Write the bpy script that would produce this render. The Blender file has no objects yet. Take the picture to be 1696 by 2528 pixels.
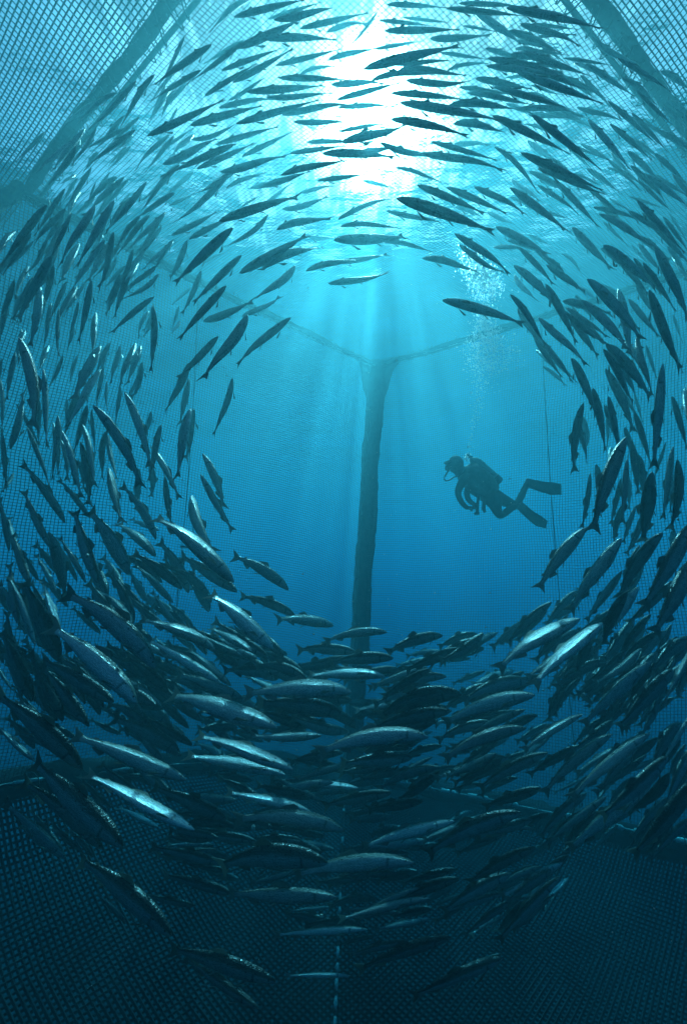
import bpy, bmesh, math, random
import numpy as np
from mathutils import Vector, Matrix, noise as mnoise
EXPOSURE = 1.02
SKYG1, SKYG2 = 0.5, 700.0
WAVE_BUMP = 0.028
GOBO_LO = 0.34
VOL_COL = (0.045, 0.145, 0.170); VOL_ABS = (0.0, 0.545, 0.79); VOL_D = 0.20; VOL_G = 0.68
WIRE_W, WIRE_C = 0.0085, 0.0068
BUBF = 1.5
rng = random.Random(7)
S = bpy.context.scene
COL = S.collection

# ------------------------------------------------------------------ camera, sky, sun, exposure
W0, H0, FPX, PITCH = 1696.0, 2528.0, 1219.0, math.radians(10)
cam_d = bpy.data.cameras.new('camera'); cam = bpy.data.objects.new('camera', cam_d); COL.objects.link(cam)
cam.location = (0, 0, 0); cam.rotation_euler = (math.radians(90) + PITCH, 0, 0)
cam_d.sensor_fit = 'VERTICAL'; cam_d.sensor_height = 36.0; cam_d.lens = 36.0 * FPX / H0
cam_d.clip_start = 0.02; cam_d.clip_end = 600
S.camera = cam

SUN_EL, SUN_AZ = math.radians(48.5), math.radians(5.0)     # azimuth from +Y towards +X
SUNDIR = Vector((math.sin(SUN_AZ) * math.cos(SUN_EL), math.cos(SUN_AZ) * math.cos(SUN_EL), math.sin(SUN_EL)))
world = bpy.data.worlds.new('World'); S.world = world; world.use_nodes = True
nt = world.node_tree; nt.nodes.clear()
o_ = nt.nodes.new('ShaderNodeOutputWorld'); bg = nt.nodes.new('ShaderNodeBackground')
sky = nt.nodes.new('ShaderNodeTexSky'); sky.sky_type = 'NISHITA'; sky.sun_disc = False
sky.sun_elevation = SUN_EL; sky.sun_rotation = SUN_AZ
sky.air_density = 1.2; sky.dust_density = 1.2
# bright hazy air round the sun (part of the sky itself)
tc = nt.nodes.new('ShaderNodeTexCoord'); dp = nt.nodes.new('ShaderNodeVectorMath'); dp.operation = 'DOT_PRODUCT'
dp.inputs[1].default_value = SUNDIR
nt.links.new(tc.outputs['Generated'], dp.inputs[0])
def wmath(op, a, b):
    m = nt.nodes.new('ShaderNodeMath'); m.operation = op
    for i, v in enumerate((a, b)):
        if isinstance(v, (int, float)): m.inputs[i].default_value = v
        else: nt.links.new(v, m.inputs[i])
    return m.outputs[0]
cl = wmath('MAXIMUM', dp.outputs['Value'], 0.0)
g1 = wmath('MULTIPLY', wmath('POWER', cl, 9.0), SKYG1)
g2 = wmath('MULTIPLY', wmath('POWER', cl, 520.0), SKYG2)
gs = wmath('ADD', g1, g2)
cc = nt.nodes.new('ShaderNodeVectorMath'); cc.operation = 'SCALE'; cc.inputs[0].default_value = (1.0, 0.97, 0.9)
nt.links.new(gs, cc.inputs['Scale'])
ad = nt.nodes.new('ShaderNodeVectorMath'); ad.operation = 'ADD'
nt.links.new(sky.outputs['Color'], ad.inputs[0]); nt.links.new(cc.outputs[0], ad.inputs[1])
nt.links.new(ad.outputs[0], bg.inputs['Color']); bg.inputs['Strength'].default_value = 0.12
nt.links.new(bg.outputs[0], o_.inputs['Surface'])

sd = bpy.data.lights.new('sun', 'SUN'); sun = bpy.data.objects.new('sun', sd); COL.objects.link(sun)
sd.energy = 5.0; sd.angle = math.radians(0.6); sd.color = (1.0, 0.96, 0.88)
sun.rotation_euler = (-SUNDIR).to_track_quat('-Z', 'Y').to_euler()
sun.location = (0, 0, 12)

S.view_settings.view_transform = 'Standard'; S.view_settings.look = 'None'
S.view_settings.exposure = EXPOSURE; S.view_settings.gamma = 1.0; S.view_settings.use_curve_mapping = False
S.render.engine = 'CYCLES'
cy = S.cycles
cy.use_denoising = True; cy.denoiser = 'OPENIMAGEDENOISE'; cy.denoising_input_passes = 'RGB_ALBEDO_NORMAL'
cy.max_bounces = 6; cy.diffuse_bounces = 2; cy.glossy_bounces = 3; cy.transmission_bounces = 2
cy.transparent_max_bounces = 12; cy.volume_bounces = 1
cy.caustics_reflective = False; cy.caustics_refractive = False; cy.sample_clamp_indirect = 8.0
cy.use_adaptive_sampling = False

# ------------------------------------------------------------------ helpers
CP, SP = math.cos(PITCH), math.sin(PITCH)
RGT, FWD, UPV = Vector((1, 0, 0)), Vector((0, CP, SP)), Vector((0, -SP, CP))
def ray(px, py):                       # direction with unit depth along the lens axis
    return FWD + RGT * ((px - W0 / 2) / FPX) + UPV * ((H0 / 2 - py) / FPX)
def tag(o, label=None, cat=None, group=None, kind=None):
    if label: o['label'] = label
    if cat: o['category'] = cat
    if group: o['group'] = group
    if kind: o['kind'] = kind
    return o
def link(name, me, parent=None, mats=()):
    o = bpy.data.objects.new(name, me); COL.objects.link(o)
    for m in mats: me.materials.append(m)
    if parent is not None: o.parent = parent
    return o
def empty(name, loc=(0, 0, 0)):
    o = bpy.data.objects.new(name, None); COL.objects.link(o); o.location = loc; o.empty_display_size = 0.2
    return o
def mesh_np(name, V, F, smooth=True):  # V (n,3), F (m,4) arrays
    me = bpy.data.meshes.new(name)
    V = np.asarray(V, dtype=np.float32); F = np.asarray(F, dtype=np.int32)
    me.vertices.add(len(V)); me.vertices.foreach_set('co', V.ravel())
    k = F.shape[1]
    me.loops.add(F.size); me.loops.foreach_set('vertex_index', F.ravel())
    me.polygons.add(len(F)); me.polygons.foreach_set('loop_start', np.arange(0, F.size, k, dtype=np.int32))
    me.polygons.foreach_set('loop_total', np.full(len(F), k, dtype=np.int32))
    me.polygons.foreach_set('use_smooth', np.full(len(F), smooth, dtype=bool))
    me.update(calc_edges=True); me.validate()
    return me
def tube_arrays(P, R, sides=8, flat=1.0, nrm=None, caps=True, ph=0.0):
    """P list of points, R radius per point; flat scales the second axis."""
    P = np.asarray(P, float); n = len(P); R = np.broadcast_to(np.asarray(R, float), (n,)) if np.ndim(R) <= 1 else R
    T = np.gradient(P, axis=0); T /= np.linalg.norm(T, axis=1)[:, None] + 1e-9
    ref = np.array(nrm if nrm is not None else ((0, 0, 1) if abs(T[0][2]) < 0.9 else (1, 0, 0)), float)
    A = np.cross(T, ref); A /= np.linalg.norm(A, axis=1)[:, None] + 1e-9
    B = np.cross(A, T)
    th = np.linspace(0, 2 * math.pi, sides, endpoint=False) + ph
    rr = R[:, None] if R.ndim == 1 else R
    V = P[:, None, :] + rr[..., None] * (np.cos(th)[None, :, None] * A[:, None, :] + flat * np.sin(th)[None, :, None] * B[:, None, :])
    V = V.reshape(-1, 3)
    i = np.arange(n - 1)[:, None] * sides; j = np.arange(sides)[None, :]; j2 = (j + 1) % sides
    F = np.stack([i + j, i + j2, i + sides + j2, i + sides + j], -1).reshape(-1, 4)
    if caps:
        V = np.vstack([V, P[:1], P[-1:]]); c0, c1 = len(V) - 2, len(V) - 1
        j = np.arange(sides); j2 = (j + 1) % sides
        F = np.vstack([F, np.stack([j2, j, np.full(sides, c0), np.full(sides, c0)], -1), np.stack([(n - 1) * sides + j, (n - 1) * sides + j2, np.full(sides, c1), np.full(sides, c1)], -1)])
    return V, F
class MB:
    def __init__(s): s.V = []; s.F = []; s.n = 0
    def add(s, V, F): s.V.append(V); s.F.append(np.asarray(F) + s.n); s.n += len(V); return s
    def tube(s, P, R, **k): return s.add(*tube_arrays(P, R, **k))
    def ball(s, c, r, sc=(1, 1, 1), seg=12, rings=8, rot=None):
        ph = np.linspace(0, math.pi, rings + 1); th = np.linspace(0, 2 * math.pi, seg, endpoint=False)
        V = np.stack([np.sin(ph)[:, None] * np.cos(th), np.sin(ph)[:, None] * np.sin(th), np.repeat(np.cos(ph)[:, None], seg, 1)], -1).reshape(-1, 3) * r * np.array(sc)
        if rot is not None: V = V @ np.array(rot.to_3x3() if hasattr(rot, 'to_3x3') else rot).T
        V = V + np.array(c)
        i = np.arange(rings)[:, None] * seg; j = np.arange(seg)[None, :]; j2 = (j + 1) % seg
        return s.add(V, np.stack([i + j, i + seg + j, i + seg + j2, i + j2], -1).reshape(-1, 4))
    def build(s, name, mat, parent=None, smooth=True):
        V = np.vstack(s.V); F = np.vstack(s.F)
        bm = bmesh.new(); vs = [bm.verts.new(v) for v in V]
        for f in F:
            u = []
            for q in f:
                if vs[q] not in u: u.append(vs[q])
            if len(u) > 2:
                try: bm.faces.new(u)
                except ValueError: pass
        bmesh.ops.remove_doubles(bm, verts=bm.verts, dist=1e-5)
        bmesh.ops.recalc_face_normals(bm, faces=bm.faces)
        for f in bm.faces: f.smooth = smooth
        me = bpy.data.meshes.new(name); bm.to_mesh(me); bm.free()
        return link(name, me, parent, [mat])

def mat_new(name):
    m = bpy.data.materials.new(name); m.use_nodes = True; t = m.node_tree; t.nodes.clear()
    return m, t, t.nodes.new('ShaderNodeOutputMaterial')
def N(t, typ, **k):
    n = t.nodes.new(typ)
    for a, b in k.items():
        if a in n.inputs: n.inputs[a].default_value = b
        else: setattr(n, a, b)
    return n
def ramp(t, fac, stops):
    r = t.nodes.new('ShaderNodeValToRGB'); e = r.color_ramp.elements
    while len(e) < len(stops): e.new(0.5)
    for i, (p, c) in enumerate(stops):
        e[i].position = p; e[i].color = (c, c, c, 1) if isinstance(c, (int, float)) else (*c, 1)
    t.links.new(fac, r.inputs['Fac']); return r.outputs['Color']
def simple_mat(name, c1, c2, rough=0.8, scale=8.0, bump=0.3, metallic=0.0, spec=0.3, detail=6):
    m, t, out = mat_new(name)
    b = N(t, 'ShaderNodeBsdfPrincipled', Roughness=rough, Metallic=metallic); b.inputs['Specular IOR Level'].default_value = spec
    tc = N(t, 'ShaderNodeTexCoord'); nz = N(t, 'ShaderNodeTexNoise', Scale=scale, Detail=float(detail))
    t.links.new(tc.outputs['Object'], nz.inputs['Vector'])
    t.links.new(ramp(t, nz.outputs['Fac'], [(0.35, c1), (0.65, c2)]), b.inputs['Base Color'])
    bp = N(t, 'ShaderNodeBump', Strength=bump, Distance=0.02); t.links.new(nz.outputs['Fac'], bp.inputs['Height'])
    t.links.new(bp.outputs[0], b.inputs['Normal']); t.links.new(b.outputs[0], out.inputs['Surface'])
    return m
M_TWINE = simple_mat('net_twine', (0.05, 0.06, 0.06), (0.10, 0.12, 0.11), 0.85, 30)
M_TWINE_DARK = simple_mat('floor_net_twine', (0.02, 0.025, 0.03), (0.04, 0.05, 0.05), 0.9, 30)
M_FOUL = simple_mat('fouled_webbing', (0.012, 0.022, 0.022), (0.045, 0.06, 0.055), 0.9, 9, 1.0)
M_ROPE_PALE = simple_mat('pale_rope', (0.45, 0.55, 0.5), (0.8, 0.85, 0.8), 0.6, 40, 0.6)
M_ROPE_DARK = simple_mat('dark_rope', (0.03, 0.04, 0.04), (0.07, 0.08, 0.08), 0.8, 40, 0.6)
M_PIPE = simple_mat('plastic_pipe', (0.10, 0.14, 0.14), (0.2, 0.26, 0.25), 0.4, 6, 0.2, spec=0.5)
M_ALGAE = simple_mat('green_algae_webbing', (0.05, 0.10, 0.06), (0.10, 0.2, 0.11), 0.9, 14, 1.0)

# ------------------------------------------------------------------ water: surface sheet and the water body
SURF = 7.0
def build_surface():
    n = 430; k = np.linspace(-1, 1, n); a = np.sinh(k * 4.2) / math.sinh(4.2) * 150
    X, Y = np.meshgrid(a, a + 6.0, indexing='ij')
    Z = np.zeros_like(X); r = random.Random(3)
    near = np.exp(-(X ** 2 + (Y - 6) ** 2) / 45 ** 2)
    for i in range(46):
        lam = 0.45 * (1.12 ** (i * 0.6)) ; th = r.gauss(0.35, 0.75)
        kx, ky = math.cos(th) * 2 * math.pi / lam, math.sin(th) * 2 * math.pi / lam
        Z += 0.0030 * lam ** 0.95 * np.sin(kx * X + ky * Y + r.random() * 6.28)
    Z = SURF + Z * near
    i = np.arange(n - 1)[:, None] * n; j = np.arange(n - 1)[None, :]
    F = np.stack([i + j, i + n + j, i + n + j + 1, i + j + 1], -1).reshape(-1, 4)
    me = mesh_np('water_surface', np.stack([X, Y, Z], -1).reshape(-1, 3), F)
    m, t, out = mat_new('water_surface')
    tc = N(t, 'ShaderNodeTexCoord')
    mp = N(t, 'ShaderNodeMapping'); mp.inputs['Scale'].default_value = (1.0, 2.2, 1.0); mp.inputs['Rotation'].default_value = (0, 0, 0.3)
    t.links.new(tc.outputs['Object'], mp.inputs['Vector'])
    n1 = N(t, 'ShaderNodeTexNoise', Scale=1.7, Detail=4.0, Roughness=0.55, Distortion=0.4); t.links.new(mp.outputs[0], n1.inputs['Vector'])
    bp = N(t, 'ShaderNodeBump', Strength=1.0, Distance=WAVE_BUMP); t.links.new(n1.outputs['Fac'], bp.inputs['Height'])
    fr = N(t, 'ShaderNodeFresnel', IOR=1.33); t.links.new(bp.outputs[0], fr.inputs['Normal'])
    tr = N(t, 'ShaderNodeBsdfTransparent'); gl = N(t, 'ShaderNodeBsdfGlossy', Roughness=0.06, Color=(0.9, 0.95, 1, 1))
    t.links.new(bp.outputs[0], gl.inputs['Normal'])
    # wave focused light put into the transparent colour as streaks, to throw shafts
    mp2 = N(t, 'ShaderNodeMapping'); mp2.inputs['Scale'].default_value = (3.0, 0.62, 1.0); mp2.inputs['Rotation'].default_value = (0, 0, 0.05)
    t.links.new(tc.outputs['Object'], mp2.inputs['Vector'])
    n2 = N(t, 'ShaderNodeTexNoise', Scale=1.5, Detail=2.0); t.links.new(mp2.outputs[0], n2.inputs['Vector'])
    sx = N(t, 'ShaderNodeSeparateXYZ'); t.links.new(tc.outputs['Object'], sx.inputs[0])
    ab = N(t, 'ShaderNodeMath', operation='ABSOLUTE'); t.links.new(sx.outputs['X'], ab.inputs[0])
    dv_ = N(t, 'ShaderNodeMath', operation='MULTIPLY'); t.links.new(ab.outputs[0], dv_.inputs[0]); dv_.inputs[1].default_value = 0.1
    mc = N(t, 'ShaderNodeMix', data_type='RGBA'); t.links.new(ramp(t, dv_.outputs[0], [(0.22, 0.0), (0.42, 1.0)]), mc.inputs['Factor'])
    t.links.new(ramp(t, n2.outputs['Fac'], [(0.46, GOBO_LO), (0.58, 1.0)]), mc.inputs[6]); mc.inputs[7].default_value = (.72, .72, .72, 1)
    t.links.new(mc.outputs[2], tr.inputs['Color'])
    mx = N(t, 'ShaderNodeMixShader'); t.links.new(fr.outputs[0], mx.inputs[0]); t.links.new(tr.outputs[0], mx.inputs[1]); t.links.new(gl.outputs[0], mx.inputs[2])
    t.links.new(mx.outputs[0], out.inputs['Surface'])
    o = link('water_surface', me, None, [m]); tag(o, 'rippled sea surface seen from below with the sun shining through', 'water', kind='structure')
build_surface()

def build_haze():
    x, y0, y1, z0, z1 = 90, -60, 110, -8.6, SURF - 0.32
    V = [(sx * x, y, z) for sx in (-1, 1) for y in (y0, y1) for z in (z0, z1)]
    F = [(0, 1, 3, 2), (4, 6, 7, 5), (0, 4, 5, 1), (2, 3, 7, 6), (0, 2, 6, 4), (1, 5, 7, 3)]
    me = mesh_np('haze', V, F, smooth=False)
    m, t, out = mat_new('sea_water')
    v = N(t, 'ShaderNodeVolumePrincipled')
    v.inputs['Color'].default_value = (*VOL_COL, 1); v.inputs['Density'].default_value = VOL_D
    v.inputs['Anisotropy'].default_value = VOL_G; v.inputs['Absorption Color'].default_value = (*VOL_ABS, 1)
    t.links.new(v.outputs[0], out.inputs['Volume'])
    tag(link('haze', me, None, [m]), 'blue green sea water filling the pen and the sea around it', 'water', kind='stuff')
build_haze()
def build_added_seabed():  # floor added under the pen to cut off and darken the deep water
    n = 160; k = np.linspace(-1, 1, n); a = np.sinh(k * 3) / math.sinh(3) * 150; X, Y = np.meshgrid(a, a, indexing='ij')
    Z = -7.3 + .12 * np.sin(X * .31 + 1) * np.cos(Y * .23) + .06 * np.sin(X * .9 + Y * .7)
    i = np.arange(n - 1)[:, None] * n; j = np.arange(n - 1)[None, :]
    F = np.stack([i + j, i + n + j, i + n + j + 1, i + j + 1], -1).reshape(-1, 4)
    o = link('added_seabed', mesh_np('added_seabed', np.stack([X, Y, Z], -1).reshape(-1, 3), F), None, [simple_mat('added_seabed_mud', (.012, .016, .016), (.03, .035, .03), .95, .6, .5)])
    tag(o, 'added muddy sea floor darkening the deep water below the pen', 'ground', kind='structure')
build_added_seabed()

M_BLACK = simple_mat('black_rubber_pipe', (.012, .014, .016), (.02, .025, .025), .9, 9, .8, spec=.1)
# ------------------------------------------------------------------ the pen: net panels, seams, pipes, ropes
HC = 5.5
F_ = np.array((0.8, 11.0, HC)); L_ = np.array((-4.4, 5.94, HC)); N_ = np.array((0.25, 2.2, HC)); R_ = np.array((6.74, 6.9, HC))
BF = np.array((0.15, 11.0, -3.65))
LDIR = np.array((-0.713, -0.70, 0)); RDIR = np.array((0.818, -0.575, 0))
def left_top(s): return F_ + LDIR * s
def right_top(s): return F_ + RDIR * s
def left_bot(s): return BF + LDIR * s + np.array((0, 0, 1.6 * (1 - math.exp(-s / 3.2))))
def right_bot(s): return BF + RDIR * s + np.array((0, 0, 0.2 * (1 - math.exp(-s / 3.0))))
def wob(P, amp, f, seed):
    return np.stack([np.sin(P[..., (a + 1) % 3] * f * (1 + .3 * a) + seed + a) * np.cos(P[..., (a + 2) % 3] * f * .8 + seed * 2 + a) for a in range(3)], -1) * amp
def net(name, fn, nu, nv, wire, mat, label, seg=26, amp=0.04, f=1.1, seed=0.0):
    """twines of real thickness; fn(u, v) in 0..1 gives the sheet"""
    VV = []; FF = []; n0 = 0
    def wires(count, along_u):
        nonlocal n0
        a = np.linspace(0, 1, count)[:, None] + np.zeros((1, seg)); b = np.linspace(0, 1, seg)[None, :] + np.zeros((count, 1))
        P = fn(b, a) if along_u else fn(a, b)
        P = P + wob(P, amp, f, seed) + wob(P, amp * .25, f * 4.1, seed + 3)
        T = np.gradient(P, axis=1); T /= np.linalg.norm(T, axis=2)[..., None]
        D = np.gradient(P, axis=0); D /= np.linalg.norm(D, axis=2)[..., None] + 1e-9
        Nn = np.cross(T, D); Nn /= np.linalg.norm(Nn, axis=2)[..., None]; A = np.cross(Nn, T)
        w = wire / 2
        C = np.stack([A * w, Nn * w, -A * w, -Nn * w], 2)                       # count, seg, 4, 3
        V = (P[:, :, None, :] + C).reshape(-1, 3)
        base = (np.arange(count)[:, None, None] * seg + np.arange(seg - 1)[None, :, None]) * 4
        j = np.arange(4)[None, None, :]; j2 = (j + 1) % 4
        F = np.stack([base + j, base + j2, base + 4 + j2, base + 4 + j], -1).reshape(-1, 4) + n0
        VV.append(V); FF.append(F); n0 += len(V)
    wires(nv, True); wires(nu, False)
    o = link(name, mesh_np(name, np.vstack(VV), np.vstack(FF), smooth=False), None, [mat])
    return tag(o, label, 'net')
def lerp(a, b, t): return a + (b - a) * t[..., None]
def bil(p00, p10, p01, p11):
    return lambda u, v: lerp(lerp(np.array(p00), np.array(p10), u), lerp(np.array(p01), np.array(p11), u), v)
def wall_fn(top, bot, L, bow):
    def f(u, v):
        s = u * L; sh = u.shape
        T = np.array([top(x) for x in s.ravel()]).reshape(*sh, 3); B = np.array([bot(x) for x in s.ravel()]).reshape(*sh, 3)
        P = lerp(T, B, v)
        nrm = np.array((P[0, 0, 0] * 0, 1.0, 0)); P = P + nrm * (bow * np.sin(math.pi * v) * np.sin(math.pi * np.clip(u * 1.5, 0, 1)))[..., None]
        return P
    return f
CELL = 0.048
net('net_wall', wall_fn(left_top, left_bot, 14.5, 0.18), int(14.5 / CELL), int(9.1 / CELL), WIRE_W, M_TWINE, 'far side net wall of the pen left of the corner post', 34, amp=.075, seed=1.0)
net('net_wall', wall_fn(right_top, right_bot, 13.5, 0.18), int(13.5 / CELL), int(9.1 / CELL), WIRE_W, M_TWINE, 'far side net wall of the pen behind the diver, right of the corner post', 34, amp=.075, seed=2.0)
net('net_ceiling', bil(F_, L_, R_, N_), int(7.25 / CELL), int(7.25 / CELL), WIRE_C, M_TWINE, 'fine mesh net ceiling of the pen in front of the sun', 26, amp=0.03, seed=4.0)
OL = np.array((-0.63, -0.776, 0)); ORr = np.array((0.592, -0.806, 0))
tilt = np.array((0, 0, 0.33))
A0 = L_ + (L_ - N_) * 0.25; A1 = N_ + (N_ - L_) * 0.05
net('net_skirt', bil(A0, A1, A0 + (OL + tilt) * 3.6, A1 + (OL + tilt) * 3.6), 125, 80, 0.0150, M_TWINE, 'coarse slack net sloping up to the surface outside the left frame pipe', 22, amp=0.03, seed=5.0)
A0 = R_ + (R_ - N_) * 0.25; A1 = N_ + (N_ - R_) * 0.05
net('net_skirt', bil(A0, A1, A0 + (ORr + tilt) * 3.6, A1 + (ORr + tilt) * 3.6), 150, 88, 0.0135, M_TWINE, 'slack net sloping up to the surface outside the right frame pipe', 22, amp=0.03, seed=6.0)
def floor_z(u, v):
    return BF[2] + 1.6 * (1 - np.exp(-u * 14 / 3.2)) + .2 * (1 - np.exp(-v * 13 / 3.0)) - 2.7 * (1 - np.exp(-15 * u * v))
def floor_fn(u, v):
    P = BF + LDIR * 14 * u[..., None] + RDIR * 13 * v[..., None]; P[..., 2] = floor_z(u, v); return P
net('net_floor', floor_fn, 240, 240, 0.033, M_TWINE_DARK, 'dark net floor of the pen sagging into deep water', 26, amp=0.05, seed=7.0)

def rough_band(P0, P1, w, n=70, flat=0.35, seed=0, taper=None, sag=0.0, nrm=None, sides=14, rough=0.3):
    """fouled doubled net seam: a flattened tube with a ragged outline"""
    t = np.linspace(0, 1, n); P = P0(t) if callable(P0) else np.array(P0)[None] * (1 - t[:, None]) + np.array(P1)[None] * t[:, None]
    P = P + wob(P, 0.02, 3.0, seed); P[:, 2] -= sag * np.sin(math.pi * t)
    r = random.Random(seed)
    base = np.array([w * (taper(x) if taper else 1.0) for x in t])
    R = base[:, None] * (1 + rough * np.array([[mnoise.noise(Vector((i * .23, j * 1.7, seed * 3.1))) + .5 * mnoise.noise(Vector((i * .9, j * 2.3, seed))) for j in range(sides)] for i in range(n)]))
    return tube_arrays(P, R, sides=sides, flat=flat, nrm=nrm)
def dashed(mb, P, r, n, seed, w=0.0):
    """one rope, thick and pale where it is served, thin between"""
    rr = random.Random(seed); cum = np.concatenate([[0], np.cumsum(np.linalg.norm(np.diff(P, axis=0), axis=1))]); L = cum[-1]
    ts = []; rs = []
    for i in range(n):
        a = i / n; b = a + rr.uniform(.5, .9) / n; hi = r if rr.random() < .9 else r * .3
        for t_, q in ((a + .02 / n, .3 * r), (a + .06 / n, hi), ((a + b) / 2, hi), (b - .06 / n, hi), (b, .3 * r)): ts.append(t_ * L); rs.append(q)
    ts = np.array(ts); Q = np.stack([np.interp(ts, cum, P[:, k]) for k in range(3)], -1)
    mb.tube(Q + wob(Q, w, 2.0, seed), np.array(rs), sides=7)
def fringe(mb, P0, P1, w, count, seed, ln=0.08):
    rr = random.Random(seed); P0 = np.array(P0); P1 = np.array(P1); d = (P1 - P0) / np.linalg.norm(P1 - P0)
    for i in range(count):
        t = rr.random(); c = P0 * (1 - t) + P1 * t
        v = np.array((rr.gauss(0, 1), rr.gauss(0, 1), rr.gauss(0, 1))); v -= d * v.dot(d); v /= np.linalg.norm(v)
        s = c + v * w * 0.75; e = s + v * ln * rr.uniform(.3, 1.2) + d * rr.gauss(0, .04)
        mb.tube([s, (s + e) / 2 + d * rr.gauss(0, .01), e], [0.008, 0.006, 0.002], sides=4)
def frame(name, path, w, label, seed, off, rope_r=0.018, nd=22, band=M_FOUL, cat='net frame', flat=0.4, pm=None):
    """path(t in 0..1) -> points; a seam band, a pipe beside it and the pale rope on top"""
    P0 = path(np.zeros(1))[0]; rp = lambda t: path(t) - P0
    root = empty(name, tuple(P0)); tag(root, label, cat)
    mb = MB(); V, F = rough_band(rp, None, w, n=90, seed=seed, flat=flat, rough=0.45); mb.add(V, F)
    for k in range(6): a, b = rp(np.array([k / 6, (k + 1) / 6])); fringe(mb, a, b, w, 50, seed + 9 + k, .06)
    mb.build('webbing_seam', band, root)
    m2 = MB(); P = rp(np.linspace(0, 1, 50)) + off; P = P + wob(P, .012, 2.2, seed)
    R = np.full(50, rope_r * 1.25); R[2::3] *= 1.0
    m2.tube(P, R, sides=8)
    m2.build('pipe', pm or M_PIPE, root)
    for k in range(nd):                                     # whippings that lash the seam to the pipe
        c0 = rp(np.array([(k + .4) / nd]))[0]; c1 = P[int((k + .4) / nd * 49)]
        m2 = MB(); mid = (c0 + c1) / 2; dr = (c1 - c0) / (np.linalg.norm(c1 - c0) + 1e-6)
        th = np.linspace(0, 2 * math.pi, 11); ex = w * .95 + np.linalg.norm(c1 - c0) * .5
        ring = [mid + dr * ex * math.cos(q) + np.array((0, 0, 1.0)) * (w * .55 + .01) * math.sin(q) for q in th]
        m2.tube(ring, .008, sides=5, caps=False); m2.build('lashing', M_ROPE_DARK, root)
    m3 = MB(); dashed(m3, P + np.array((0, 0, rope_r * 1.1)) + np.array(off) * .12, rope_r * .8, nd, seed + 2); m3.build('pale_rope', M_ROPE_PALE, root)
    return root
up = np.array((0, 0, 1.0))
seg_ = lambda a, b, sag=0.0: (lambda t: np.array(a)[None] * (1 - t[:, None]) + np.array(b)[None] * t[:, None] - np.array((0, 0, sag))[None] * np.sin(math.pi * t)[:, None])
frame('frame_pipe', seg_(L_ + (L_ - N_) * .02, N_), 0.068, 'fouled frame pipe slanting across the upper left of the net ceiling', 11, np.array((.10, .12, 0.0)), 0.022, 34)
frame('frame_pipe', seg_(R_, N_), 0.072, 'fouled frame pipe slanting across the upper right of the net ceiling', 12, np.array((-.09, .13, 0.0)), 0.022, 38)
frame('frame_pipe', seg_(F_, L_, .05), 0.075, 'frame pipe with pale rope running from the corner post up to the left', 13, np.array((.03, -.06, -.1)), 0.022, 30)
frame('frame_pipe', seg_(F_, right_top(9.0), .05), 0.075, 'frame pipe with pale rope running from the corner post to the right', 14, np.array((-.02, -.06, -.1)), 0.022, 30)
frame('bottom_pipe', lambda t: np.array([left_bot(x * 13.5) for x in t]), 0.2, 'thick dark pipe along the foot of the left net wall', 15, np.array((.05, -.2, .02)), 0.03, 26, flat=.8, band=M_BLACK, pm=M_BLACK)
frame('bottom_pipe', lambda t: np.array([right_bot(x * 12.0) for x in t]), 0.24, 'thick dark pipe along the foot of the right net wall', 16, np.array((-.05, -.24, .12)), 0.05, 24, flat=.8, band=M_BLACK, pm=M_BLACK)
# corner post: ragged doubled net with a pipe down its left edge and a gusset at its head
post = empty('corner_post', tuple(BF)); tag(post, 'dark ragged corner post of the pen hanging from the meeting frame pipes', 'post')
mb = MB(); V, F = rough_band(F_ - BF + np.array((0, -.02, .05)), (0, 0, -.1), 0.2, n=150, flat=.45, seed=17, nrm=(0, 1, 0),
    taper=lambda t: 1.0 + 0.75 * math.exp(-t / .035) * 1.0 + .5 * math.exp(-((t - .04) / .045) ** 2), rough=.14); mb.add(V, F)
fringe(mb, F_ - BF, np.zeros(3), .19, 500, 18, .06); mb.build('webbing_seam', M_FOUL, post)
mb = MB(); t = np.linspace(.12, 1, 50)[:, None]; P = (F_ - BF) * (1 - t) + np.array((-.16, -.16, 0)); mb.tube(P + wob(P, .012, 1.5, 1), .035, sides=8)
for k in range(16): c = (F_ - BF) * (1 - (k + 2.5) / 19) + np.array((-.16, -.16, 0)); mb.tube([c - up * .04, c, c + up * .04], [.036, .05, .036], sides=8)
mb.build('pipe', M_PIPE, post)
mb = MB()                                                     # gusset webs
for sgn, dirv in ((-1, LDIR), (1, RDIR)):
    for k in range(16):
        a = k / 16
        p0 = F_ - BF + dirv * (.62 * (1 - a) + .06); p1 = F_ - BF - up * (.55 * (1 - a) + .08) + np.array((sgn * .12, -.03, 0))
        t = np.linspace(0, 1, 8)[:, None]; P = p0 * (1 - t) + p1 * t + np.array((0, 0, .22)) * (t * (1 - t)) * sgn * 0 + np.array((0, -.04, .5)) * (t * (1 - t)) * (1 - a)
        mb.tube(P, [.05] * 8, sides=5, flat=.35, nrm=(0, 1, 0))
mb.build('gusset', M_FOUL, post)
# patch of algae covered webbing at the far left
o = MB(); V, F = rough_band(L_ + np.array((-.02, -.05, 0)), L_ + np.array((-1.3, -1.0, -2.4)), .2, seed=21, flat=.4); o.add(V, F)
tag(o.build('corner_webbing', M_ALGAE), 'green algae grown webbing running down the far left corner', 'webbing')

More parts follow.
